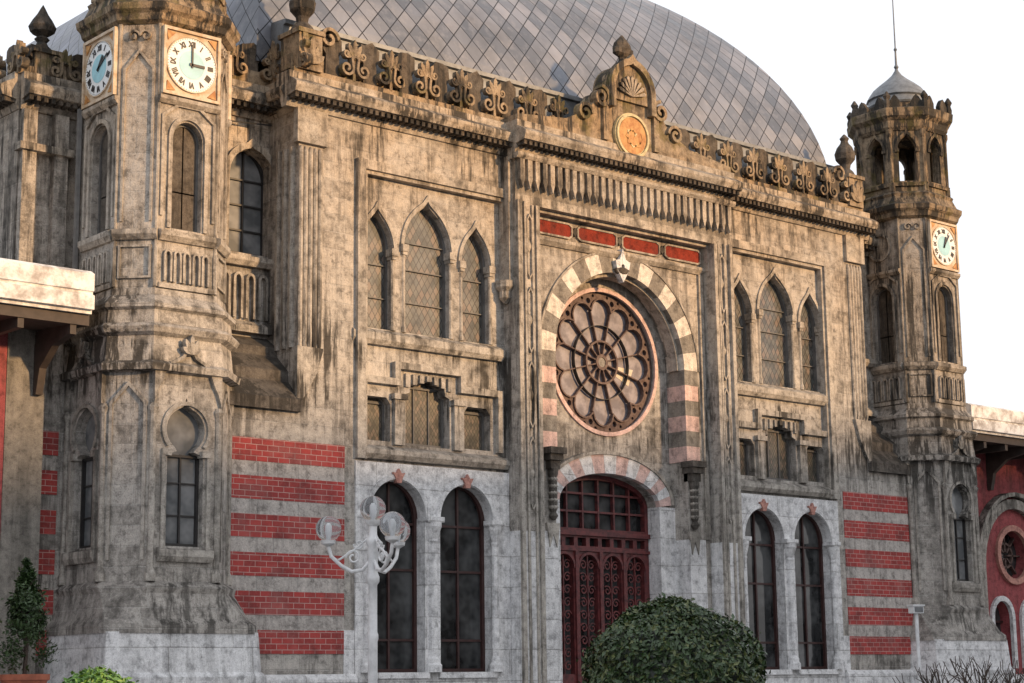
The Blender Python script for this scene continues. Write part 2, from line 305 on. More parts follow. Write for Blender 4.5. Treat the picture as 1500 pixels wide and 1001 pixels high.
# ------------------------------------------------------------------ CENTRAL BLOCK
G[0]='central_block'
W1=7.6
outer=[(-8.9,.0),(8.9,.0),(8.9,6.1),(W1,6.1),(W1,11.4),(-W1,11.4),(-W1,6.1),(-8.9,6.1)]
plate(F0,outer,[rect(-6.25,-2.92,1.2,10.53),rect(-2.86,2.86,.02,10.6),rect(2.92,6.25,1.2,10.53)],-.10,0,'stone')
for sx in (-1,1):
    bc=4.74*sx
    u0,u1=sorted((2.80*sx,6.33*sx))
    holes=[arched(bc,.52,7.72,9.28,'ogee',.80,over=.02)]+[arched(bc+o,.33,7.72,9.16,'ogee',.64,over=.02) for o in (-1.13,1.13)]
    holes+=[[(bc-.50,5.72),(bc+.50,5.72),(bc+.50,6.62),(bc+.40,6.66),(bc+.38,6.8),(bc+.14,6.84),(bc+.1,6.9),(bc-.1,6.9),(bc-.14,6.84),(bc-.38,6.8),(bc-.40,6.66),(bc-.50,6.62)]]
    holes+=[[(bc+o-.31,5.75),(bc+o+.31,5.75),(bc+o+.31,6.40),(bc+o+.22,6.52),(bc+o-.22,6.52),(bc+o-.31,6.40)] for o in (-1.14,1.14)]
    plate(F0,rect(u0,u1,5.3,10.6),holes,-.34,-.09,'stone')
    window(F0,bc,.52,7.72,9.28,'ogee',.85,-.28,'glass_lattice','grey_frame',0,(8.3,8.9,9.4),.018,fw=.035)
    for o in (-1.13,1.13): window(F0,bc+o,.33,7.72,9.16,'ogee',.68,-.28,'glass_lattice','grey_frame',0,(8.3,8.9),.018,fw=.035)
    box(F0,bc-1.6,bc+1.6,-.36,-.31,5.6,7.0,'glass_small')
    for o in (-1.14,0,1.14):
        w=.50 if o==0 else .31; h=6.84 if o==0 else 6.5
        ribbon(F0,[(bc+o-w+.02,5.76),(bc+o+w-.02,5.76),(bc+o+w-.02,h-.06),(bc+o-w+.02,h-.06)],.045,-.32,-.27,'grey_frame',True)
        if o==0:
            for q in (-.17,.17): box(F0,bc+q-.013,bc+q+.013,-.32,-.28,5.75,6.85,'grey_frame')
    for o,hw,zs,ht in ((0,.52,9.28,.80),(-1.13,.33,9.16,.64),(1.13,.33,9.16,.64)):
        top=archtop(bc+o,hw+.06,zs,'ogee',ht+.08)
        ribbon(F0,top,.07,-.11,-.05,'stone_trim')
        for q in (-1,1):
            uu=bc+o+q*(hw+.02)
            box(F0,uu-.07,uu+.07,-.2,-.01,zs-.1,zs+.03,'stone_trim'); box(F0,uu-.05,uu+.05,-.2,-.03,zs-.16,zs-.1,'stone_trim')
            lathe((uu,.10,7.72),[(.055,0),(.055,.08),(.04,.12),(.04,zs-7.72-.22),(.05,zs-7.72-.16)],'stone_trim',8)
    run(F0,bc-1.72,bc+1.72,[(-.12,7.42),(.0,7.42),(.05,7.50),(.05,7.62),(.0,7.66),(-.12,7.72)],'stone_trim')
    a,b2=sorted((2.97*sx,6.23*sx))
    run(F0,a,b2,[(-.12,5.42),(.02,5.42),(.08,5.5),(.08,5.58),(.03,5.62),(-.12,5.68)],'stone_trim')
    ribbon(F0,[(bc-1.62,5.72),(bc-1.62,6.80),(bc-.74,6.80),(bc-.74,7.10),(bc+.74,7.10),(bc+.74,6.80),(bc+1.62,6.80),(bc+1.62,5.72)],.12,-.12,.02,'stone_trim')
    for q in (-.67,.67):
        box(F0,bc+q-.11,bc+q+.11,-.12,-.02,5.7,6.55,'stone_trim'); box(F0,bc+q-.15,bc+q+.15,-.12,.02,6.5,6.60,'stone_trim')
    for k in range(7):
        t=bc-.48+.16*k; box(F0,t-.045,t+.045,-.3,-.04,6.78+(.1-abs(k-3)*.045),6.98,'stone_trim')
    e=6.32*sx; i_=3.0*sx
    ribbon(F0,[(e,5.4),(e,10.60),(i_,10.60)],.17,-.02,.09,'stone_trim'); ribbon(F0,[(e-sx*.12,5.4),(e-sx*.12,10.48),(i_,10.48)],.07,-.11,.04,'stone_trim')
    u0,u1=sorted((2.955*sx,6.40*sx))
    hs=[arched(bc+o,.60,1.8,4.45,'round',.62,over=.02) for o in (-.77,.77)]
    plate(F0,rect(u0,u1,0.01,5.36),hs,-.30,.03,'marble')
    for o in (-.77,.77):
        window(F0,bc+o,.60,1.8,4.45,'round',.62,-.26,'glass_dark','window_frame',1,(2.35,3.55,4.35),.04)
        ribbon(F0,archtop(bc+o,.65,4.45,'round',.68),.08,.0,.06,'marble')
        plate(F0,[(bc+o-.05,5.02),(bc+o+.05,5.02),(bc+o+.07,5.1),(bc+o+.13,5.2),(bc+o+.05,5.19),(bc+o,5.27),(bc+o-.05,5.19),(bc+o-.13,5.2),(bc+o-.07,5.1)],[],.0,.09,'stone_pinkred')
        box(F0,bc+o-.66,bc+o+.66,-.25,.09,1.70,1.80,'marble')
    for o in (-1.42,0,1.42):
        r=.095 if o==0 else .075
        lathe((bc+o,-.03,1.8),[(r+.06,0),(r+.06,.12),(r+.03,.16),(r+.03,.22),(r,.28),(r*.92,2.20),(r*1.1,2.25),(r*.95,2.29),(r*1.1,2.33),(r*1.6,2.48),(r*1.7,2.5),(r*1.7,2.6)],'marble',14)
        box(F0,bc+o-r*1.9,bc+o+r*1.9,-.1,.15,4.38,4.47,'marble')
for sx in (-1,1):
    a,b2=sorted((6.41*sx,8.9*sx)); run(F0,a,b2,[(-.05,0.01),(.12,0.01),(.12,1.7),(.06,1.78),(-.05,1.78)],'marble')
    a,b2=sorted((6.405*sx,6.62*sx)); box(F0,a,b2,-.05,.012,1.78,2.5,'marble')
    for k in range(6):
        z=2.11+.62*k; a,b2=sorted((6.62*sx,8.88*sx)); box(F0,a,b2,-.05,.015,z,z+.378,'red_brick')
        if k<5: box(F0,a,b2,-.05,.009,z+.378,z+.62,'stone_band')
for sx in (-1,1):
    for k in range(5): x=sx*(7.16+.1*k); lathe((x,-.01,7.2),[(.03,0),(.045,.1),(.045,3.4),(.03,3.5)],'stone_trim',8)
    plate(F0,[(sx*7.64,7.2),(sx*7.1,7.2),(sx*7.25,6.75),(sx*7.45,6.4),(sx*7.64,6.15)],[],-.05,.07,'stone_trim')
    box(F0,*sorted((7.68*sx,7.05*sx)),-.05,.08,10.75,11.36,'stone_trim')
    for k in range(3): lathe((sx*(W1+.01),.17+.2*k,7.2),[(.05,0),(.06,.1),(.06,3.5)],'stone_trim',8)
    Fx=Fr((sx*(W1+.002),0),sx*pi/2); 
    a,b2=(0.09,16) if sx>0 else (-16,-.09)
    box(Fx,a,b2,-.4,0,6.1,11.39,'stone')
box(F0,-7.2,7.2,-16,-.98,0,12.4,'stone_dark')
def cprof(d,z): return [(-.1,z),(d+.02,z),(d+.06,z+.1),(d+.05,z+.16),(d+.3,z+.20),(d+.34,z+.30),(d+.34,z+.36),(d+.22,z+.44),(d+.10,z+.5),(d+.10,z+.62),(-.3,z+.62)]
def entab(F,u0,u1,d,z,mat='stone_trim'):
    run(F,u0,u1,cprof(d,z),mat); dentils(F,u0,u1,.13,.07,d+.04,d+.26,z+.11,z+.19,'stone_dark')
entab(F0,-7.9,-2.95,.02,11.35); entab(F0,2.95,7.9,.02,11.35); entab(F0,-3.0,3.0,.34,11.354)
for sx in (-1,1):
    Fx=Fr((sx*W1,0),sx*pi/2); a,b2=(.03,10) if sx>0 else (-10,-.03)
    entab(Fx,a,b2,.0,11.352); crest(Fx,*( (.0,4) if sx>0 else (-4,.0)),12.0,.0)
    box(Fx,a,b2,-.3,.03,11.95,12.3,'stone_crest')
for sx in (-1,1):
    a,b2=sorted((7.75*sx,2.9*sx)); box(F0,a,b2,-.35,.06,11.93,12.08,'stone_crest'); box(F0,a,b2,-.345,-.06,12.05,12.34,'stone_crest')
    a,b2=sorted((7.3*sx,1.6*sx)); crest(F0,a,b2,12.07,.06,.80)
    x=7.45*sx
    box(F0,x-.24,x+.24,-.45,.12,12.05,12.70,'stone_crest'); box(F0,x-.28,x+.28,-.5,.16,12.70,12.78,'stone_crest')
    lathe((x,.15,12.78),[(.24,0),(.18,.12),(.10,.2),(.12,.3),(.22,.42),(.24,.55),(.18,.7),(.1,.8),(.08,.86),(.11,.92),(.02,1.02)],'stone_dark',12)
    palmette(F0,x,12.15,.5,.1,.17,'stone_crest')
    ribbon(F0,spiral(x-sx*.45,12.75,.2,1.3,-sx,0),.06,-.2,.05,'stone_crest')
run(F0,-7.6,7.6,[(-.9,12.2),(-.55,12.2),(-.52,13.02),(-.45,13.04),(-.45,13.12),(-.9,13.16)],'lead')
plate(F0,[(-2.95,11.93),(2.95,11.93),(2.95,12.1),(1.7,12.25),(1.1,12.55),(.75,13.0),(.6,13.05),(-.6,13.05),(-.75,13.0),(-1.1,12.55),(-1.7,12.25),(-2.95,12.1)],[],-.1,.40,'stone_crest')
plate(F0,[(-.56,12.9)]+list(reversed(archtop(0,.56,13.1,'ogee',.62)))+[(.56,12.9)],[],-.05,.46,'stone_crest')
ribbon(F0,[(.56,12.7)]+archtop(0,.56,13.1,'ogee',.62)+[(-.56,12.7)],.13,.40,.55,'stone_crest')
for k in range(9):
    a=pi*(k+.5)/9; plate(F0,[(0,13.0),(.34*math.cos(a-.11),13.05+.34*math.sin(a-.11)),(.38*math.cos(a),13.05+.38*math.sin(a)),(.34*math.cos(a+.11),13.05+.34*math.sin(a+.11))],[],.44,.52,'stone_trim')
for sx in (-1,1):
    ribbon(F0,spiral(sx*.82,12.85,.22,1.5,sx,pi/2),.07,.3,.5,'stone_crest'); ribbon(F0,spiral(sx*1.25,12.45,.2,1.4,-sx,0),.06,.3,.48,'stone_crest')
    ribbon(F0,[(sx*.7,12.0),(sx*.7,12.8)],.14,.38,.47,'stone_crest')
lathe((0,-.25,13.75),[(.14,0),(.1,.06),(.09,.12),(.2,.2),(.24,.3),(.2,.42),(.1,.52),(.02,.6)],'stone_dark',8,1,.6)
for sx in(-1,1): lathe((sx*.16,-.27,13.98),[(.02,-.1),(.1,-.03),(.1,.06),(.02,.12)],'stone_dark',8)
plate(F0,circ(0,12.2,.47),[],.38,.47,'medallion_rim'); plate(F0,circ(0,12.2,.37),[],.46,.49,'medallion'); ribbon(F0,circ(0,12.2,.42,32),.05,.46,.51,'medallion_rim',True)
for k in range(9):
    a=k*.7; r=.05+.022*k; ribbon(F0,[(r*math.cos(a),12.2+r*math.sin(a)),((r+.05)*math.cos(a+.5),12.2+(r+.05)*math.sin(a+.5)),((r+.02)*math.cos(a+1),12.2+(r+.02)*math.sin(a+1))],.028,.48,.50,'medallion_rim' if k%3==0 else 'medallion')
# portal frame
JW=2.95
for sx in (-1,1):
    a,b2=sorted((JW*sx,2.40*sx)); box(F0,a,b2,-.5,.30,4.3,10.41,'stone'); box(F0,*sorted((JW*sx,2.39*sx)),-.5,.31,0.02,4.3,'marble')
    for u,w,dd in ((2.90,.09,.06),(2.74,.05,.03),(2.55,.05,.03),(2.44,.09,.05)): box(F0,*sorted(((u-w/2)*sx,(u+w/2)*sx)),.29,.31+dd,.3,10.45 if u>2.6 else 10.40,'stone_trim')
    for z0,z1 in ((9.0,10.2),(7.6,8.8),(6.2,7.4),(4.7,6.0)):
        uc=2.64*sx; P=[(uc-.06,z0+.1),(uc,z0),(uc+.06,z0+.1),(uc+.06,z1-.1),(uc,z1),(uc-.06,z1-.1)]; ribbon(F0,P,.025,.29,.35,'stone_trim',True)
        lathe((uc,-.32,(z0+z1)/2),[(.0,-.12),(.07,0),(.0,.12)],'stone_trim',8,1,.4)
    lathe((sx*(JW+.05),-.05,8.5),[(.03,0),(.12,.1),(.12,.22),(.19,.3),(.19,.42)],'stone_trim',10)
    box(F0,*sorted((3.03*sx,2.9*sx)),-.1,.2,8.9,11.3,'stone_trim')
box(F0,-JW,JW,-.5,.303,10.41,10.58,'stone_trim')
ribbon(F0,[(-2.42,9.85),(-2.42,10.38),(2.42,10.38),(2.42,9.85)],.07,-.02,.18,'stone_trim')
RO=1.78
plate(F0,rect(-2.42,2.42,0.03,10.45),[arched(0,RO,.04,7.75,'round',RO,n=16)],-.5,.0,'stone')
for k in range(4):
    c=-1.8+1.2*k; w=.52; z=10.14
    P=[(c-w,z-.09),(c-w+.08,z-.14),(c+w-.08,z-.14),(c+w,z-.09),(c+w,z+.09),(c+w-.08,z+.14),(c-w+.08,z+.14),(c-w,z+.09)]
    plate(F0,P,[],-.01,.03,'red_plaster'); ribbon(F0,P,.035,-.01,.05,'stone_trim',True)
    if k<3: plate(F0,[(c+.6,z-.09),(c+.67,z),(c+.6,z+.09),(c+.53,z)],[],-.01,.05,'stone_dark')
run(F0,-2.4,2.4,[(-.05,9.78),(.04,9.78),(.10,9.86),(.10,9.92),(-.05,9.96)],'stone_trim')
for sx in (-1,1): box(F0,*sorted((2.36*sx,2.24*sx)),-.01,.05,4.36,9.78,'stone_trim')
box(F0,-2.948,2.948,-.1,.30,10.58,11.35,'stone_mid')
for k in range(31):
    c=-2.85+5.7*k/30
    plate(F0,[(c-.055,11.3),(c-.055,10.85),(c-.03,10.78),(c,10.68),(c+.03,10.78),(c+.055,10.85),(c+.055,11.3)],[],.28,.41,'stone_trim')
    lathe((c,-.37,10.66),[(.0,0),(.03,.04),(.0,.08)],'stone_trim',6)
run(F0,-3.0,3.0,[(.0,11.24),(.42,11.24),(.46,11.3),(.46,11.352),(.0,11.352)],'stone_trim')
R0,R1,cz=1.75,2.13,7.75
NS=17
for k in range(NS):
    a0=pi*k/NS; a1=pi*(k+1)/NS; n=4
    P=[(R1*math.cos(a0+(a1-a0)*i/n),cz+R1*math.sin(a0+(a1-a0)*i/n)) for i in range(n+1)]+[(R0*math.cos(a1-(a1-a0)*i/n),cz+R0*math.sin(a1-(a1-a0)*i/n)) for i in range(n+1)]
    plate(F0,P,[],-.46,.035 if k%2==0 else .03,'stone_cream' if k%2==0 else 'stone_mid')
ribbon(F0,archtop(0,1.72,7.75,'round',1.72,16),.07,-.35,-.1,'stone_trim')
ribbon(F0,archtop(0,2.16,7.75,'round',2.16,16),.04,-.01,.05,'stone_trim')
for sx in (-1,1):
    n=6; h=1.85/n
    for k in range(n):
        z1=7.75-h*k; box(F0,*sorted((R0*sx,R1*sx)),-.46,.035 if k%2 else .03,z1-h,z1,('stone_mid','stone_pink')[k%2])
    u=1.90*sx
    for (z0,z1,w,d) in ((5.78,5.9,.2,.24),(5.66,5.78,.16,.19),(5.5,5.66,.12,.14)): box(F0,u-w,u+w,-.1,d,z0,z1,'stone_dark')
    lathe((u,-.06,4.55),[(.04,0),(.09,.08),(.05,.15),(.08,.22),(.08,.8),(.10,.86),(.10,.95)],'stone_dark',10)
    for k in range(5): lathe((u,-.06,4.75+.13*k),[(.07,0),(.10,.04),(.07,.09)],'stone_trim',8)
    plate(F0,[(u-.16,4.5),(u-.09,4.05),(u,4.3),(u+.09,4.05),(u+.16,4.5)],[],.0,.06,'stone_trim')
    box(F0,*sorted((2.22*sx,1.765*sx)),-.47,.035,0.1,4.35,'marble')
plate(F0,[(-.16,9.55),(0,9.3),(.16,9.55),(.2,9.72),(.08,9.76),(0,9.98),(-.08,9.76),(-.2,9.72)],[circ(0,9.62,.045,8)],.0,.13,'marble')
lathe((0,-.08,9.42),[(.0,0),(.13,.06),(.17,.14),(.05,.2)],'stone_dark',8,1.2,.6)
G[0]='rose_window_wall'
doorP=[(-1.35,.2),(1.35,.2),(1.35,5.0)]+[(1.35*math.cos(pi*i/16),5.0+.58*math.sin(pi*i/16)) for i in range(1,16)]+[(-1.35,5.0)]
plate(F0,rect(-1.86,1.86,.1,9.75),[circ(0,7.80,1.42,48),doorP],-.80,-.48,'stone')
ribbon(F0,circ(0,7.80,1.44,48),.08,-.49,-.44,'stone_pink',True)
def seg(a): return (1.35*math.cos(a),5.0+.58*math.sin(a)),(1.70*math.cos(a),5.05+.93*math.sin(a))
ND=15
for k in range(ND):
    a0=pi*k/ND;a1=pi*(k+1)/ND; I=[];O=[]
    for i in range(4): p,q=seg(a0+(a1-a0)*i/3); I.append(p);O.append(q)
    plate(F0,O+I[::-1],[],-.6,-.36 if k%2 else -.365,'marble' if k%2 else 'stone_pink')
ribbon(F0,[seg(pi*i/24)[1] for i in range(25)],.06,-.6,-.33,'stone_trim')
for sx in (-1,1): box(F0,*sorted((1.345*sx,1.80*sx)),-.79,-.37,.11,5.0,'marble')
G[0]='rose_window'
def petal(N_,R,rho,n=8):
    P=[]
    for k in range(N_):
        for i in range(n):
            ph=-pi/N_+2*pi/N_*i/n; r=R*math.cos(ph)+math.sqrt(max(0,rho*rho-(R*math.sin(ph))**2)); a=pi/2+2*pi*k/N_+ph
            P.append((r*math.cos(a),7.80+r*math.sin(a)))
    return P
PP=petal(12,1.0,.275)
hl=[PP]
for k in range(12):
    a=pi/2+pi/12+2*pi*k/12; hl.append(circ(1.25*math.cos(a),7.8+1.25*math.sin(a),.06,8))
    for q in (-.115,.115): hl.append(circ(1.335*math.cos(a+q),7.8+1.335*math.sin(a+q),.035,6))
plate(F0,circ(0,7.80,1.43,48),hl,-.62,-.55,'rose_wood')
ribbon(F0,PP,.03,-.60,-.51,'rose_wood',True)
for k in range(12):
    a=pi/2+pi/12+2*pi*k/12; ribbon(F0,[(.1*math.cos(a),7.8+.1*math.sin(a)),(1.04*math.cos(a),7.8+1.04*math.sin(a))],.024,-.62,-.54,'rose_wood')
for r,w in ((.42,.04),(.13,.06),(.74,.010)): ribbon(F0,circ(0,7.8,r,36),w,-.62,-.525,'rose_wood' if w>.03 else 'iron',True)
plate(F0,circ(0,7.8,.10,16),[],-.62,-.54,'stone_mid')
plate(F0,circ(0,7.80,1.42,40),[],-.70,-.635,'glass_rose')
for aa,hw_ in ((-.25,.2),):
    plate(F0,[(.46*math.cos(aa-hw_),7.8+.46*math.sin(aa-hw_)),(.9*math.cos(aa-hw_),7.8+.9*math.sin(aa-hw_)),(.95*math.cos(aa+hw_),7.8+.95*math.sin(aa+hw_)),(.46*math.cos(aa+hw_),7.8+.46*math.sin(aa+hw_))],[],-.64,-.628,'glass_amber')
G[0]='entrance_door'
box(F0,-1.45,1.45,-.96,-.82,.2,5.7,'glass_dark')
fan=[(-1.25,4.52),(1.25,4.52),(1.25,5.0)]+[(1.25*math.cos(pi*i/16),5.0+.48*math.sin(pi*i/16)) for i in range(1,16)]+[(-1.25,5.0)]
hl=[fan]
for k in range(4):
    c=-.96+.64*k; hl.append(arched(c,.24,1.75,3.75,'round',.26)); 
for k in range(8): c=-1.12+.32*k; hl.append(rect(c-.11,c+.11,4.18,4.34))
for k in range(4): c=-.96+.64*k; hl.append(rect(c-.22,c+.22,.6,1.4))
plate(F0,[(x*.99,z) for x,z in doorP],hl,-.82,-.70,'door_wood')
for k in range(5): x=-.84+.42*k; box(F0,x-.02,x+.02,-.80,-.72,4.5,5.6,'door_wood')
for z in (4.85,5.2): box(F0,-1.3,1.3,-.80,-.725,z-.02,z+.02,'door_wood')
box(F0,-1.34,1.34,-.72,-.64,4.38,4.47,'door_wood'); box(F0,-1.34,1.34,-.72,-.66,4.08,4.14,'door_wood')
for k in (-1,0,1): box(F0,k*.64-.045,k*.64+.045,-.71,-.66,.3,4.08,'door_wood')
for k in range(4):
    c=-.96+.64*k
    ribbon(F0,archtop(c,.27,3.75,'round',.29),.05,-.71,-.67,'door_wood')
    for j in range(9):
        z=1.9+.24*j
        for sg in (-1,1): ribbon(F0,spiral(c+sg*.11,z,.10,1.3,sg,rng.uniform(0,1),12),.022,-.76,-.73,'door_wood')
    box(F0,c-.012,c+.012,-.76,-.72,1.75,4.0,'door_wood')
    box(F0,c-.22,c+.22,-.80,-.74,.6,1.4,'door_wood')
box(F0,-1.7,1.7,-.9,.6,-.02,.19,'marble'); box(F0,-2.3,2.3,.3,1.3,-.02,.1,'stone_trim')
# ------------------------------------------------------------------ recessed link walls
G[0]='link_wall'
Fr9=Fr((0,.9))
for sx in (-1,1):
    a,b2=sorted((7.55*sx,9.3*sx))
    plate(Fr9,rect(a,b2,6.0,11.45),[arched(8.0*sx,.45,8.9,10.25,'ogee',.5)],-.4,0,'stone')
    uc=8.0*sx
    window(Fr9,uc,.45,8.9,10.25,'ogee',.55,-.25,'glass_tower','iron',1,(9.35,9.8,10.25),.03)
    ribbon(Fr9,frame_path(uc,.45,8.95,10.25,'ogee',.5,.06),.11,-.02,.08,'stone_trim')
    run(Fr9,a,b2,[(-.1,8.66),(.1,8.66),(.16,8.74),(.16,8.82),(-.1,8.88)],'stone_trim')
    for k in range(5):
        x=uc-.5+.25*k; ribbon(Fr9,[(x-.075,7.75),(x-.075,8.42)]+[(x+.075*math.cos(pi-pi*i/6),8.42+.1*math.sin(pi*i/6)) for i in range(1,6)]+[(x+.075,8.42),(x+.075,7.75)],.045,-.02,.09,'stone_trim')
    run(Fr9,a,b2,[(-.1,7.5),(.16,7.5),(.16,7.62),(.08,7.7),(-.1,7.7)],'stone_trim')
    run(F0,*sorted((7.55*sx,9.0*sx)),[(.10,6.08),(.10,6.28),(-.25,6.62),(-.25,6.80),(-.6,7.1),(-.6,7.25),(-.9,7.45),(-1.0,7.45),(-1.0,6.08)],'stone_dark')
    entab(Fr9,a,b2,.02,11.3); box(Fr9,a,b2,-.3,0,11.9,12.2,'stone_crest'); crest(Fr9,a,b2,12.0,.05,.7)
# ------------------------------------------------------------------ towers
def text_mesh(F,s,uc,zc,rot,size,d,mat):
    cu=bpy.data.curves.new('t','FONT'); cu.body=s; cu.size=size; cu.align_x='CENTER'; cu.align_y='CENTER'; cu.extrude=.004; cu.offset=.006
    ob=bpy.data.objects.new('t',cu); sc.collection.objects.link(ob); dg=bpy.context.evaluated_depsgraph_get(); me=ob.evaluated_get(dg).to_mesh()
    ca,sa=math.cos(rot),math.sin(rot)
    vs=[F.p(uc+v.co.x*ca*.8-v.co.y*sa,d+v.co.z,zc+v.co.x*sa*.8+v.co.y*ca) for v in me.vertices]; add(mat,vs,[tuple(p.vertices) for p in me.polygons])
    bpy.data.objects.remove(ob); bpy.data.curves.remove(cu)
def clock(F,d,z,h1,h2):
    plate(F,rect(-.52,.52,z-.56,z+.56),[],d-.05,d+.05,'clock_gold')
    ribbon(F,rect(-.5,.5,z-.54,z+.54),.05,d,d+.09,'clock_gold',True)
    plate(F,circ(0,z,.455,36),[],d,d+.065,'clock_white'); ribbon(F,circ(0,z,.46,36),.018,d,d+.08,'clock_gold',True)
    plate(F,circ(0,z,.235,28),[],d,d+.070,'clock_blue')
    for i,s in enumerate(('XII','I','II','III','IIII','V','VI','VII','VIII','IX','X','XI')):
        a=pi/2-i*pi/6; text_mesh(F,s,.34*math.cos(a),z+.34*math.sin(a),a-pi/2,.13,d+.070,'iron')
    for i in range(60):
        a=i*pi/30; ribbon(F,[(.425*math.cos(a),z+.425*math.sin(a)),(.438*math.cos(a),z+.438*math.sin(a))],.008,d+.06,d+.07,'iron')
    for hh,l,w in ((h1,.23,.045),(h2,.34,.03)):
        a=pi/2-hh*pi/6; ribbon(F,[(-.05*math.cos(a),z-.05*math.sin(a)),(l*math.cos(a),z+l*math.sin(a))],w,d+.08,d+.09,'iron')
    for sx in (-1,1):
        for sz in (-1,1): plate(F,[(sx*.46,z+sz*.5),(sx*.3,z+sz*.48),(sx*.44,z+sz*.34)],[],d+.04,d+.07,'medallion')
for sx in (-1,1):
    G[0]='clock_tower'+('_a' if sx<0 else '_b')
    cx,cy=10.06*sx,.53
    loft(cx,cy,[(0,1.42,1.30),(1.75,1.42,1.30),(1.82,1.36,1.24),(2.42,1.32,1.2)],'marble')
    loft(cx,cy,[(2.40,1.34,1.16),(2.52,1.34,1.14),(2.62,1.26,1.02),(3.0,1.18,.72),(3.1,1.22,.70),(3.18,1.14,.62)],'stone')
    loft(cx,cy,[(3.0,.85,.5),(12.3,.85,.45)],'stone_dark')
    h,c=1.12,.60
    for k in range(8):
        a=k*pi/4
        if k%2==0:
            F=Fr((cx,cy),a)
            key=[(-.32,3.72),(.32,3.72),(.32,5.12),(.15,5.18)]+arc(0,5.52,.34,-.95,1.15,8)+[(.05,5.88),(0,6.02),(-.05,5.88)]+arc(0,5.52,.34,pi-1.15,pi+.95,8)+[(-.15,5.18),(-.32,5.12)]
            plate(F,rect(-c,c,3.1,6.45),[key],h-.24,h,'stone')
            box(F,-.4,.4,h-.26,h-.18,3.6,6.1,'glass_tower'); 
            for z in (4.2,4.7): box(F,-.34,.34,h-.18,h-.15,z-.012,z+.012,'iron')
            box(F,-.015,.015,h-.18,h-.14,3.7,5.15,'iron'); ribbon(F,[(-.30,3.75),(.30,3.75),(.30,5.12),(-.30,5.12)],.04,h-.18,h-.12,'iron',True)
            ribbon(F,[(-.40,3.62),(-.40,5.2)],.07,h-.01,h+.05,'stone_trim'); ribbon(F,[(.40,3.62),(.40,5.2)],.07,h-.01,h+.05,'stone_trim')
            ribbon(F,arc(0,5.52,.41,-.7,pi+.7,18),.06,h-.01,h+.04,'stone_trim')
            for q in (-1,1): box(F,q*.35-.08,q*.35+.08,h-.1,h+.06,5.1,5.2,'stone_trim')
            run(F,-.48,.48,[(h-.1,3.48),(h+.06,3.48),(h+.1,3.56),(h+.1,3.66),(h-.1,3.72)],'stone_trim')
            for q in (-1,1):
                x=q*(c-.02); p=F.p(x,h,3.18); lathe(p,[(.09,0),(.09,.12),(.055,.2),(.055,2.55),(.09,2.65),(.05,2.72)],'stone_trim',8)
                plate(F,[(q*.60,6.4),(q*.60,5.9),(q*.54,6.1),(q*.46,6.24),(q*.40,6.4)],[],h-.01,h+.07,'stone_trim')
            palmette(F,0,6.68,.32,h+.04,h+.14,'stone_trim'); ribbon(F,[(-.34,6.52),(-.12,6.64),(0,6.84),(.12,6.64),(.34,6.52)],.05,h+.0,h+.10,'stone_trim')
        else:
            F=Fr((cx,cy),a); dd=(h+c)/math.sqrt(2); w=(h-c)/math.sqrt(2); plate(F,rect(-w,w,3.1,6.45),[],dd-.28,dd,'stone')
            ribbon(F,[(-w+.1,3.5),(-w+.1,5.9),(0,6.2),(w-.1,5.9),(w-.1,3.5)],.05,dd-.01,dd+.04,'stone_trim')
    loft(cx,cy,[(6.38,1.14,.62),(6.40,1.24,.68),(6.5,1.26,.69),(6.56,1.16,.63),(6.95,1.12,.60),(7.0,1.2,.65),(7.08,1.24,.67),(7.14,1.2,.65),(7.16,1.13,.61),(7.36,1.12,.6),(7.40,1.18,.63),(7.46,1.18,.63),(7.62,1.04,.56),(7.72,1.03,.56)],'stone')
    h,c=1.0,.54
    for k in range(8):
        a=k*pi/4; F=Fr((cx,cy),a)
        if k%2==0:
            plate(F,rect(-c,c,7.7,12.15),[arched(0,.27,8.72,10.2,'round',.3)],h-.26,h,'stone')
            box(F,-.4,.4,h-.30,h-.18,8.6,10.6,'glass_tower')
            box(F,-.012,.012,h-.18,h-.15,8.7,10.5,'iron'); box(F,-.3,.3,h-.18,h-.15,9.35,9.375,'iron')
            ribbon(F,arched(0,.25,8.74,10.2,'round',.28),.04,h-.18,h-.12,'grey_frame',True)
            ribbon(F,frame_path(0,.27,8.72,10.2,'round',.3,.06),.07,h-.01,h+.04,'stone_trim')
            run(F,-.5,.5,[(h-.1,8.5),(h+.04,8.5),(h+.1,8.58),(h+.1,8.66),(h-.1,8.72)],'stone_trim')
            for i in range(5):
                x=-.34+.17*i; ribbon(F,[(x-.055,7.85),(x-.055,8.28)]+[(x+.055*math.cos(pi-pi*j/4),8.28+.07*math.sin(pi*j/4)) for j in range(1,4)]+[(x+.055,8.28),(x+.055,7.85)],.035,h-.01,h+.06,'stone_trim')
            box(F,-.5,.5,h-.05,h+.05,7.74,7.82,'stone_trim')
            ribbon(F,[(-.47,8.9),(-.47,10.55),(-.2,10.75),(.2,10.75),(.47,10.55),(.47,8.9)],.05,h-.01,h+.04,'stone_trim')
            if sx<0: cl={0:(3,12),6:(1.2,1.9)}.get(k,(3,12))
            else: cl=(12.6,1.2)
            if not (sx>0 and k==6): clock(F,h+.01,11.45,*cl)
            else: ribbon(F,circ(0,11.45,.3,24),.05,h-.01,h+.04,'stone_trim',True)
            run(F,-.56,.56,[(h-.1,10.74),(h+.04,10.74),(h+.09,10.8),(h+.09,10.86),(h-.1,10.88)],'stone_trim')
        else:
            dd=(h+c)/math.sqrt(2); w=(h-c)/math.sqrt(2); plate(F,rect(-w,w,7.7,12.15),[],dd-.28,dd,'stone')
            ribbon(F,[(-w+.08,7.9),(-w+.08,8.4),(w-.08,8.4),(w-.08,7.9)],.035,dd-.01,dd+.04,'stone_trim',True)
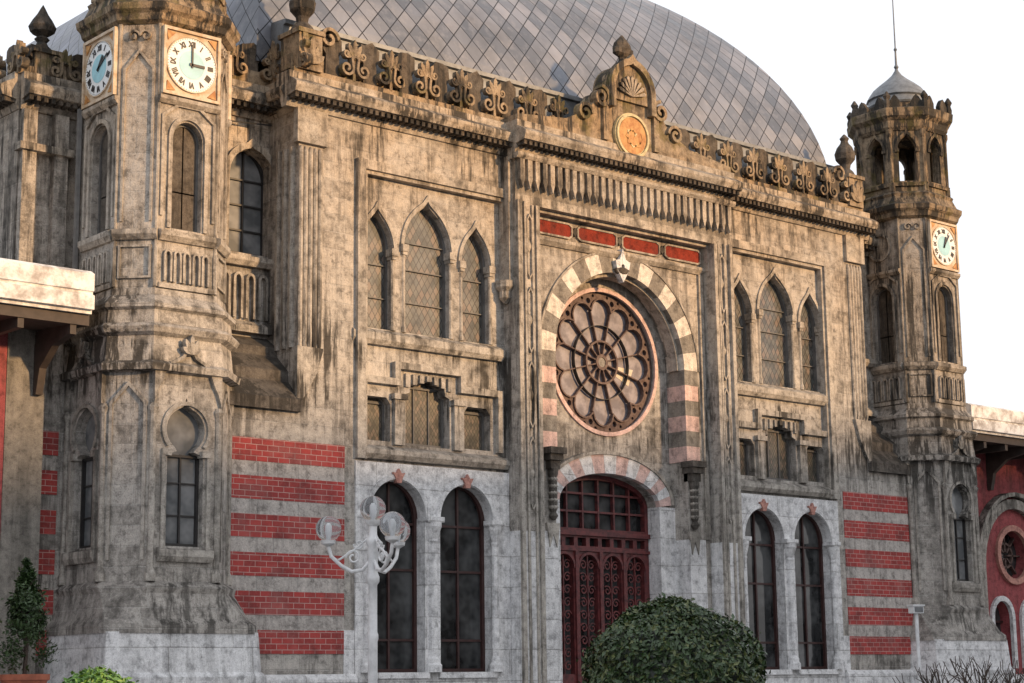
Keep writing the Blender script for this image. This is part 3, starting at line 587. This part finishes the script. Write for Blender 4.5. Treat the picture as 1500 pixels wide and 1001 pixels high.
            ribbon(F,[(-w+.09,8.8),(-w+.09,11.3),(0,11.6),(w-.09,11.3),(w-.09,8.8)],.04,dd-.01,dd+.035,'stone_trim')
            run(F,-w-.03,w+.03,[(dd-.1,8.5),(dd+.04,8.5),(dd+.1,8.58),(dd+.1,8.66),(dd-.1,8.72)],'stone_trim')
            ribbon(F,spiral(-.1,11.85,.1,1.2,1,0,12),.03,dd-.01,dd+.05,'stone_trim'); ribbon(F,spiral(.1,11.85,.1,1.2,-1,0,12),.03,dd-.01,dd+.05,'stone_trim')
    for q1 in (-1,1):
        for q2 in (-1,1):
            for x,y in ((q1*c,q2*h),(q1*h,q2*c)): lathe((cx+x,cy+y,7.75),[(.045,0),(.045,.6),(.03,.65),(.03,4.2),(.05,4.3)],'stone_trim',6)
    loft(cx,cy,[(12.05,1.02,.55),(12.10,1.10,.58),(12.2,1.12,.6),(12.26,1.18,.62),(12.36,1.2,.62),(12.42,1.1,.56),(12.6,1.03,.5),(12.66,1.06,.5),(12.72,1.0,.46)],'stone_crest')
    h,c=.96,.42
    for k in range(8):
        a=k*pi/4; F=Fr((cx,cy),a)
        dd,w=(h,c) if k%2==0 else ((h+c)/math.sqrt(2),(h-c)/math.sqrt(2))
        plate(F,rect(-w,w,12.7,14.5),[arched(0,.20,12.98,13.75,'ogee',.32,over=.02)],dd-.22,dd,'stone_crest')
        ribbon(F,archtop(0,.25,13.75,'ogee',.38),.06,dd-.01,dd+.04,'stone_crest'); run(F,-w,w,[(dd-.1,12.85),(dd+.05,12.85),(dd+.07,12.93),(dd-.1,12.97)],'stone_crest')
        for q in (-1,1): box(F,q*.24-.05,q*.24+.05,dd-.1,dd+.04,13.68,13.76,'stone_crest')
        lathe(F.p(w,dd,12.72),[(.07,0),(.07,.15),(.045,.2),(.045,1.3),(.08,1.4),(.08,1.5)],'stone_crest',8)
        for q in (-.25,.25): plate(F,[(q-.13,14.7),(q+.13,14.7),(q+.13,14.86),(q+.06,14.98),(q,15.04),(q-.06,14.98),(q-.13,14.86)],[],dd+.02,dd+.14,'stone_dark')
        lathe(F.p(w+.06,dd+.12,14.62),[(.07,0),(.09,.2),(.06,.3),(.1,.38),(.02,.5)],'stone_dark',6)
    loft(cx,cy,[(14.2,.99,.43),(14.28,1.04,.45),(14.42,1.06,.46),(14.52,1.16,.5),(14.70,1.18,.51),(14.74,1.1,.48)],'stone_crest')
    loft(cx,cy,[(14.7,.74,.31),(14.95,.74,.31),(15.0,.70,.29)],'stone_crest')
    lathe((cx,cy,14.98),[(.76,0),(.78,.05),(.74,.1),(.72,.2),(.76,.24),(.70,.34),(.60,.48),(.44,.62),(.26,.76),(.13,.88),(.05,1.0),(.035,1.05),(.06,1.1),(.03,1.16),(.022,1.5),(.045,1.54),(.018,1.6),(.012,3.2)],'lead',16)
# ------------------------------------------------------------------ wings
G[0]='side_wing'
for sx in (-1,1):
    x0,x1=sorted((9.0*sx,12.0*sx))
    box(F0,x0,x1,-12,-1.55,6.0,11.3,'stone')
    Ff=Fr((0,1.55)); entab(Ff,x0,x1,.03,10.85); crest(Ff,x0,x1,11.45,.05,.6); box(Ff,x0,x1,-.3,0,11.4,11.62,'stone_crest')
    Fx=Fr((12.0*sx,1.55),sx*pi/2)
    a,b2=(0.002,10) if sx>0 else (-10,-.002)
    entab(Fx,a,b2,.0,10.853); crest(Fx,a,b2,11.45,.05,.6)
    for k in range(4):
        u=(1.6+2.2*k)*sx
        box(Fx,u-.5,u+.5,.0,.03,8.6,10.3,'glass_tower'); ribbon(Fx,rect(u-.5,u+.5,8.6,10.3),.1,0,.09,'stone_trim',True); box(Fx,u-.02,u+.02,.02,.06,8.6,10.3,'white_paint'); box(Fx,u-.5,u+.5,.02,.06,9.5,9.54,'white_paint')
    for xx in (11.86,11.3): box(Ff,*sorted(((xx-.12)*sx,(xx+.12)*sx)),-.05,.14,6,10.84,'stone'); 
    box(Ff,*sorted((11.1*sx,12.05*sx)),-.05,.20,10.15,10.27,'stone_trim')
    p=(11.55*sx,1.75); box(Fr(p),-.22,.22,-.22,.22,11.45,11.88,'stone_crest'); box(Fr(p),-.27,.27,-.27,.27,11.88,11.95,'stone_crest')
    lathe((p[0],p[1],11.95),[(.20,0),(.13,.08),(.08,.18),(.13,.24),(.08,.29),(.20,.36),(.23,.45),(.16,.58),(.09,.68),(.04,.78),(.0,.85)],'stone_dark',8)
    Fw=Fr((0,1.2))
    a,b2=sorted((9.0*sx,12.3*sx)); box(Fw,a,b2,-.4,0,0,7.3,'stone')
    for k in range(6): z=2.11+.62*k; box(Fw,*sorted((11.3*sx,11.64*sx)),-.05,.015,z,z+.378,'red_brick')
    box(Fw,*sorted((11.66*sx,12.3*sx)),-.05,.2,0,7.2,'stone_mid')
    G[0]='side_wing_low'
    Fp=Fr((0,1.0)); far=34
    nb=5; bw=4.0; holes=[]
    for i in range(nb):
        c=(14.35+bw*i)*sx
        holes.append(circ(c,4.55,.62,28)); 
        for o in (-.62,.62): holes.append(arched(c+o,.38,1.8,3.0,'round',.42))
    a,b2=sorted((12.31*sx,far*sx)); plate(Fp,rect(a,b2,0,7.35),holes,-.4,0,'pink_plaster'); box(Fp,a,b2,-.5,-.3,1,7,'glass_dark')
    run(Fp,a,b2,[(-.1,0),(.15,0),(.15,1.6),(-.1,1.7)],'marble')
    for i in range(nb):
        c=(14.35+bw*i)*sx
        ribbon(Fp,[(c-1.45,1.7)]+[(c+1.45*math.cos(pi-pi*j/16),4.2+1.6*math.sin(pi*j/16)) for j in range(17)]+[(c+1.45,1.7)],.24,-.02,.14,'stone_trim')
        ribbon(Fp,[(c+1.68*math.cos(pi-pi*j/16),4.2+1.83*math.sin(pi*j/16)) for j in range(17)],.10,-.02,.22,'stone_trim')
        ribbon(Fp,circ(c,4.55,.66,28),.14,-.02,.08,'stone_pinkred',True); ribbon(Fp,circ(c,4.55,.3,20),.05,-.3,-.2,'rose_wood',True)
        for k in range(8): aq=k*pi/4; ribbon(Fp,[(c+.1*math.cos(aq),4.55+.1*math.sin(aq)),(c+.62*math.cos(aq),4.55+.62*math.sin(aq))],.04,-.3,-.2,'rose_wood')
        for o in (-.62,.62): ribbon(Fp,frame_path(c+o,.38,1.8,3.0,'round',.42,.05),.12,-.02,.07,'marble'); box(Fp,c+o-.02,c+o+.02,-.3,-.22,1.8,3.4,'window_frame'); box(Fp,c+o-.4,c+o+.4,-.3,-.22,2.9,2.95,'window_frame')
    box(Fp,a,b2,-12,-.52,0,7.3,'stone_dark')
    G[0]='platform_canopy'
    a,b2=sorted(((11.55 if sx<0 else 11.1)*sx,far*sx))
    run(F0,a,b2,[(-1.0,7.3),(.25,7.22),(.25,7.28),(.33,7.28),(.33,7.50),(.27,7.52),(.27,7.56),(.31,7.57),(.31,7.84),(.2,7.9),(-1.3,8.15),(-1.3,7.4)],'peeling_white')
    run(F0,a,b2,[(-1.0,7.12),(.18,7.05),(.18,7.22),(-1.0,7.295)],'dark_wood')
    n=26
    for i in range(n):
        x=sx*(11.8+.86*i); box(F0,x-.05,x+.05,-1.0,.15,6.9,7.1,'dark_wood'); 
        if i%2==0: run(F0,x-.06,x+.06,[(-1.0,6.9),(-1.0,6.1),(-.9,6.1),(-.8,6.5),(-.4,6.8),(.1,6.9)],'dark_wood')
    G[0]='side_wing'
box(F0,-34,-11.5,-.95,1.4,0,1.38,'marble'); box(F0,-34,-11.45,-.94,1.47,1.38,1.48,'marble')
tube([(-11.15,1.1,7.9),(-11.15,1.1,10.9)],.05,'grey_frame')
tube([(-9.3,.82,10.9+.0),(-8.6,.8,11.15),(-7.7,.7,11.2)],.012,'iron')
# ------------------------------------------------------------------ other objects
def leaves(center,ax,n,size,shape='ell',mat='leaf_dark'):
    d=rng.normal(size=(n,3)); d/=np.linalg.norm(d,axis=1)[:,None]; d[:,2]=np.where(d[:,2]<-.85,-d[:,2],d[:,2])
    lump=1+.05*np.sin(d[:,0]*7+1)*np.cos(d[:,1]*6)+.04*np.sin(d[:,2]*9+d[:,0]*5)
    r=(1-.22*rng.random(n)**1.8)*lump+.03*rng.normal(size=n)*(rng.random(n)<.15)
    p=d*r[:,None]*np.array(ax)
    if shape=='cone':
        K=34; kt=rng.random(K)**.9; ka=rng.random(K)*2*pi; kr=ax[0]*(1.1-kt)*np.clip(kt*5+.3,0,1)*(.45+.6*rng.random(K))
        cen=np.stack([kr*np.cos(ka),kr*np.sin(ka),(kt*2-1)*ax[2]],1); idx=rng.integers(0,K,n); s0=(.12*(1.25-kt[idx]))[:,None]
        p=cen[idx]+rng.normal(size=(n,3))*s0*np.array([.7,.7,.8]); d=p/np.linalg.norm(p,axis=1)[:,None]
    p=p+np.array(center)
    nr=d+rng.normal(size=(n,3))*.55; nr/=np.linalg.norm(nr,axis=1)[:,None]
    t=np.cross(nr,rng.normal(size=(n,3))); t/=np.linalg.norm(t,axis=1)[:,None]; bt=np.cross(nr,t)
    s=size*(.6+.8*rng.random(n))[:,None]
    V=np.stack([p-t*s,p-bt*s*.45+nr*s*.1,p+t*s,p+bt*s*.45+nr*s*.1],1).reshape(-1,3)
    add(mat,[tuple(v) for v in V.tolist()],[(4*i,4*i+1,4*i+2,4*i+3) for i in range(n)])
CUR[0]='topiary_bush'; G[0]='foliage'
bx,by=-11.55,-12.35
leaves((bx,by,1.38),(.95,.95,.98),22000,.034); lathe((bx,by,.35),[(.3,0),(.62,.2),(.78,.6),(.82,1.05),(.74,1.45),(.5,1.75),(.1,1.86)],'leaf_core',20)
leaves((bx,by,1.38),(.95,.95,.98),7000,.032,mat='leaf_olive')
G[0]='trunk'; tube([(bx,by,0),(bx,by,.6)],.06,'bark')
CUR[0]='hedge_bush'; G[0]='foliage'
leaves((-17.81,-12.33,1.12),(.52,.52,.60),9000,.03,mat='leaf_bright'); lathe((-17.81,-12.33,.5),[(.2,0),(.38,.3),(.42,.7),(.3,1.0),(.1,1.12)],'leaf_core',16)
G[0]='trunk'; tube([(-17.81,-12.33,0),(-17.81,-12.33,.6)],.05,'bark')
CUR[0]='potted_conifer_tree'; px,py=-12.55,-.45; z0=1.48
G[0]='pot'; lathe((px,py,z0),[(.2,0),(.26,.06),(.33,.24),(.36,.25),(.36,.33),(.31,.33),(.30,.27)],'terracotta',20); G[0]='soil'; lathe((px,py,z0+.2),[(.29,0),(.29,.06)],'soil',16)
G[0]='crown'; leaves((px,py,2.68),(.40,.40,.72),6500,.035,'cone')
G[0]='trunk'; tube([(px,py,z0+.2),(px+.02,py,2.2),(px,py,3.3)],[.035,.03,.01],'bark')
for k in range(26):
    a=rng.random()*6.28; z=2.05+rng.random()*1.0; l=.25*(1.1-(z-2)/1.5); tube([(px,py,z),(px+l*math.cos(a),py+l*math.sin(a),z+.12)],[.012,.004],'bark',4)
CUR[0]='bare_shrub'; G[0]='branches'
def twig(p,d,l,r,dep):
    q=p+d*l; m=(p+q)/2+Vector(rng.normal(size=3)*.02*1.0); tube([tuple(p),tuple(m),tuple(q)],[r,r*.85,r*.7],'bark',4)
    if dep>0:
        for k in range(3): 
            nd=(d+Vector(rng.normal(size=3)*.4)); nd.z=abs(nd.z)*.8+.35; twig(q,nd.normalized(),l*.74,r*.68,dep-1)
for k in range(8):
    a=k*pi/4+.2; twig(Vector((-7.5+.05*math.cos(a),-13.2+.05*math.sin(a),0)),Vector((math.cos(a)*.4,math.sin(a)*.4,1)).normalized(),.71,.018,3)
CUR[0]='floodlight_post'; G[0]='post'; fx,fy=2.8,-4.62
tube([(fx,fy,0),(fx,fy,2.75)],.035,'white_paint',10); lathe((fx,fy,0),[(.12,0),(.12,.04),(.05,.08)],'white_paint',12)
G[0]='lamp_head'; Fq=Fr((fx,fy),-.3); box(Fq,-.11,.11,-.08,.08,2.75,2.88,'white_paint'); box(Fq,-.13,.13,-.10,.10,2.88,2.905,'white_paint'); box(Fq,-.09,.09,.08,.09,2.77,2.86,'glass_tower')
CUR[0]='street_lamp'; lx,ly=-8.92,-3.9; G[0]='pole'
lathe((lx,ly,0),[(.26,0),(.26,.12),(.2,.18),(.17,.5),(.12,.6),(.10,.75),(.085,.9),(.07,1.2),(.068,2.2),(.08,2.24),(.08,2.3),(.065,2.34),(.062,3.0),(.095,3.05),(.095,3.12),(.07,3.18),(.075,3.55),(.10,3.6),(.09,3.66),(.06,3.72),(.06,3.84),(.11,3.88),(.12,3.93)],'white_paint',16)
def globe(x,y,z,r=.185): 
    G[0]='globes'
    lathe((x,y,z),[(r*math.cos(t),r*math.sin(t)+r*.9) for t in [ -1.2+2.7*i/14 for i in range(15)]]+[(.005,r*1.9)],'globe_glass',24)
    G[0]='bulb'; lathe((x,y,z+.02),[(.03,0),(.045,.1),(.045,.18),(.02,.22)],'white_paint',10); G[0]='globes'
globe(lx,ly,3.93)
for k in range(3):
    ang=2.42+k*2.094; ux,uy=math.cos(ang),math.sin(ang); R=.64; dz=.14
    G[0]='arms'
    prof=[(.05,3.2),(.15,3.08),(.3,3.06),(.45,3.14),(.6,3.28),(.64,3.42)]
    tube([(lx+ux*r,ly+uy*r,z+dz) for r,z in prof],.028,'white_paint',8)
    sp=[(.28+.11*(1-.7*i/16)*math.cos(i*.5),3.26+.11*(1-.7*i/16)*math.sin(i*.5)) for i in range(17)]
    tube([(lx+ux*r,ly+uy*r,z+dz) for r,z in sp],.016,'white_paint',6)
    sp=[(.2+.08*(1-.7*i/14)*math.cos(-i*.5),3.45+.08*(1-.7*i/14)*math.sin(-i*.5)) for i in range(15)]
    tube([(lx+ux*r,ly+uy*r,z+dz) for r,z in sp],.014,'white_paint',6)
    tube([(lx+ux*.05,ly+uy*.05,3.55+dz),(lx+ux*.25,ly+uy*.25,3.38+dz),(lx+ux*.5,ly+uy*.5,3.22+dz)],.016,'white_paint',6)
    lathe((lx+ux*R,ly+uy*R,3.42+dz),[(.03,0),(.1,.04),(.11,.09)],'white_paint',12)
    globe(lx+ux*R,ly+uy*R,3.51+dz)
CUR[0]='pavement'; G[0]='slab'; box(F0,-40,40,.0,9,-.1,.0,'paving'); box(F0,-40,40,9,9.25,-.1,.02,'stone_trim')
CUR[0]='sun_blocker_building'; G[0]='walls'  # unseen building added in the sun's path to shade the lower facade
nn_=Vector((-.356,.935)); ang=math.atan2(nn_.x,-nn_.y); Fn=Fr((13.5,-35.5),ang); HB=13.6; HW=19
hs=[rect(u-.6,u+.6,z,z+1.9) for u in [-16.5+3*i for i in range(12)] for z in (1.4,5.2,9.0)]
plate(Fn,rect(-HW,HW,0,HB),hs,-.3,0,'plaster_blocker'); box(Fn,-HW+.1,HW-.1,-10,-.25,0,HB-.1,'glass_dark')
for u in (-HW,HW): box(Fn,u-.2,u+.2,-10,-.01,0,HB,'plaster_blocker')
run(Fn,-HW-.3,HW+.3,[(-.1,HB-.2),(.2,HB-.2),(.4,HB+.1),(.4,HB+.25),(-.1,HB+.25)],'plaster_blocker'); G[0]='roof'
run(Fn,-HW-.2,HW+.2,[(.35,HB+.25),(-5,HB+1),(-10.3,HB+.25)],'roof_tile_blocker')
# ------------------------------------------------------------------ flush accumulators
parents={}
for (top,grp,mat),(vs,fs) in ACC.items():
    if top not in parents:
        e=bpy.data.objects.new(top,None); sc.collection.objects.link(e); parents[top]=e
    me=bpy.data.meshes.new(grp+'_'+mat); me.from_pydata(vs,[],fs); me.materials.append(MATS[mat])
    bm=bmesh.new(); bm.from_mesh(me); 
    if 'leaf' not in mat or mat=='leaf_core': bmesh.ops.recalc_face_normals(bm,faces=bm.faces)
    bm.to_mesh(me); bm.free()
    if mat in ('globe_glass','lead','white_paint','terracotta'):
        for p in me.polygons: p.use_smooth=len(p.vertices)==4
        try: me.set_sharp_from_angle(angle=.7)
        except Exception: pass
    ob=bpy.data.objects.new(grp+'_'+mat,me); sc.collection.objects.link(ob); ob.parent=parents[top]
T=7.9; H=6.6; zb=12.4; y0=.9
n=28; prof=[]; s=0; last=None
for i in range(n+1):
    th=pi/2*i/n; t=T*(1-math.cos(th)); z=zb+H*math.sin(th)
    if last: s+=math.hypot(t-last[0],z-last[1])
    last=(t,z); prof.append((t,z,s))
vs=[];fs=[];uvs=[]
cyc=[( -1,-1),(1,-1),(1,1),(-1,1)]
cyy=y0+T
for k in range(4):
    a=cyc[k]; b_=cyc[(k+1)%4]
    for i in range(n):
        t0,z0_,s0=prof[i]; t1,z1_,s1=prof[i+1]
        r0=T-t0; r1=T-t1; o=len(vs)
        vs+=[(a[0]*r0,cyy+a[1]*r0,z0_),(b_[0]*r0,cyy+b_[1]*r0,z0_),(b_[0]*r1,cyy+b_[1]*r1,z1_),(a[0]*r1,cyy+a[1]*r1,z1_)]
        fs.append((o,o+1,o+2,o+3)); uvs+=[(-r0,s0),(r0,s0),(r1,s1),(-r1,s1)]
me=bpy.data.meshes.new('roof'); me.from_pydata(vs,[],fs); me.materials.append(MATS['roof_metal'])
uvl=me.uv_layers.new(name='UVMap')
for p in me.polygons:
    for li in p.loop_indices: uvl.data[li].uv=uvs[me.loops[li].vertex_index]
ob=bpy.data.objects.new('domed_roof',me); sc.collection.objects.link(ob); ob.parent=parents['railway_station_building']
me=bpy.data.meshes.new('ground'); me.from_pydata([(-600,-600,-.1),(600,-600,-.1),(600,600,-.1),(-600,600,-.1)],[],[(0,1,2,3)]); me.materials.append(MATS['asphalt'])
ob=bpy.data.objects.new('ground',me); sc.collection.objects.link(ob)
# ------------------------------------------------------------------ light
w=bpy.data.worlds.new("World"); sc.world=w; w.use_nodes=True; nt=w.node_tree; bg=nt.nodes['Background']
sky=nt.nodes.new("ShaderNodeTexSky"); sky.sky_type='NISHITA'; sky.sun_disc=False
sd=Vector((.356,-.935,.20)).normalized()
sky.sun_elevation=math.asin(sd.z); sky.sun_rotation=math.atan2(sd.x,sd.y); sky.dust_density=4; sky.air_density=1
mx=mix(nt,.85,sky.outputs[0],(10.6,10.9,11.6)); L(nt,mx,bg.inputs[0]); bg.inputs[1].default_value=.112
sl=bpy.data.lights.new('sun','SUN'); sl.energy=4.6; sl.angle=math.radians(3.0); sl.color=(1,.62,.30)
so=bpy.data.objects.new('sun',sl); sc.collection.objects.link(so); so.rotation_euler=(-sd).to_track_quat('-Z','Y').to_euler()
# ------------------------------------------------------------------ camera
y_,t_,r_=.7176,.1844,-.0128
fw=Vector((math.sin(y_)*math.cos(t_),math.cos(y_)*math.cos(t_),math.sin(t_))); ri0=Vector((math.cos(y_),-math.sin(y_),0)); up0=ri0.cross(fw)
ri=ri0*math.cos(r_)+up0*math.sin(r_); up=-ri0*math.sin(r_)+up0*math.cos(r_)
cd=bpy.data.cameras.new('camera'); co=bpy.data.objects.new('camera',cd); sc.collection.objects.link(co)
co.matrix_world=Matrix(((ri.x,up.x,-fw.x,-24.7433),(ri.y,up.y,-fw.y,-25.1251),(ri.z,up.z,-fw.z,1.6),(0,0,0,1)))
cd.sensor_fit='HORIZONTAL'; cd.sensor_width=36; cd.lens=2681.86*36/1500; cd.clip_end=2000
sc.camera=co
sc.view_settings.view_transform='Standard'; sc.view_settings.look='None'; sc.view_settings.exposure=0
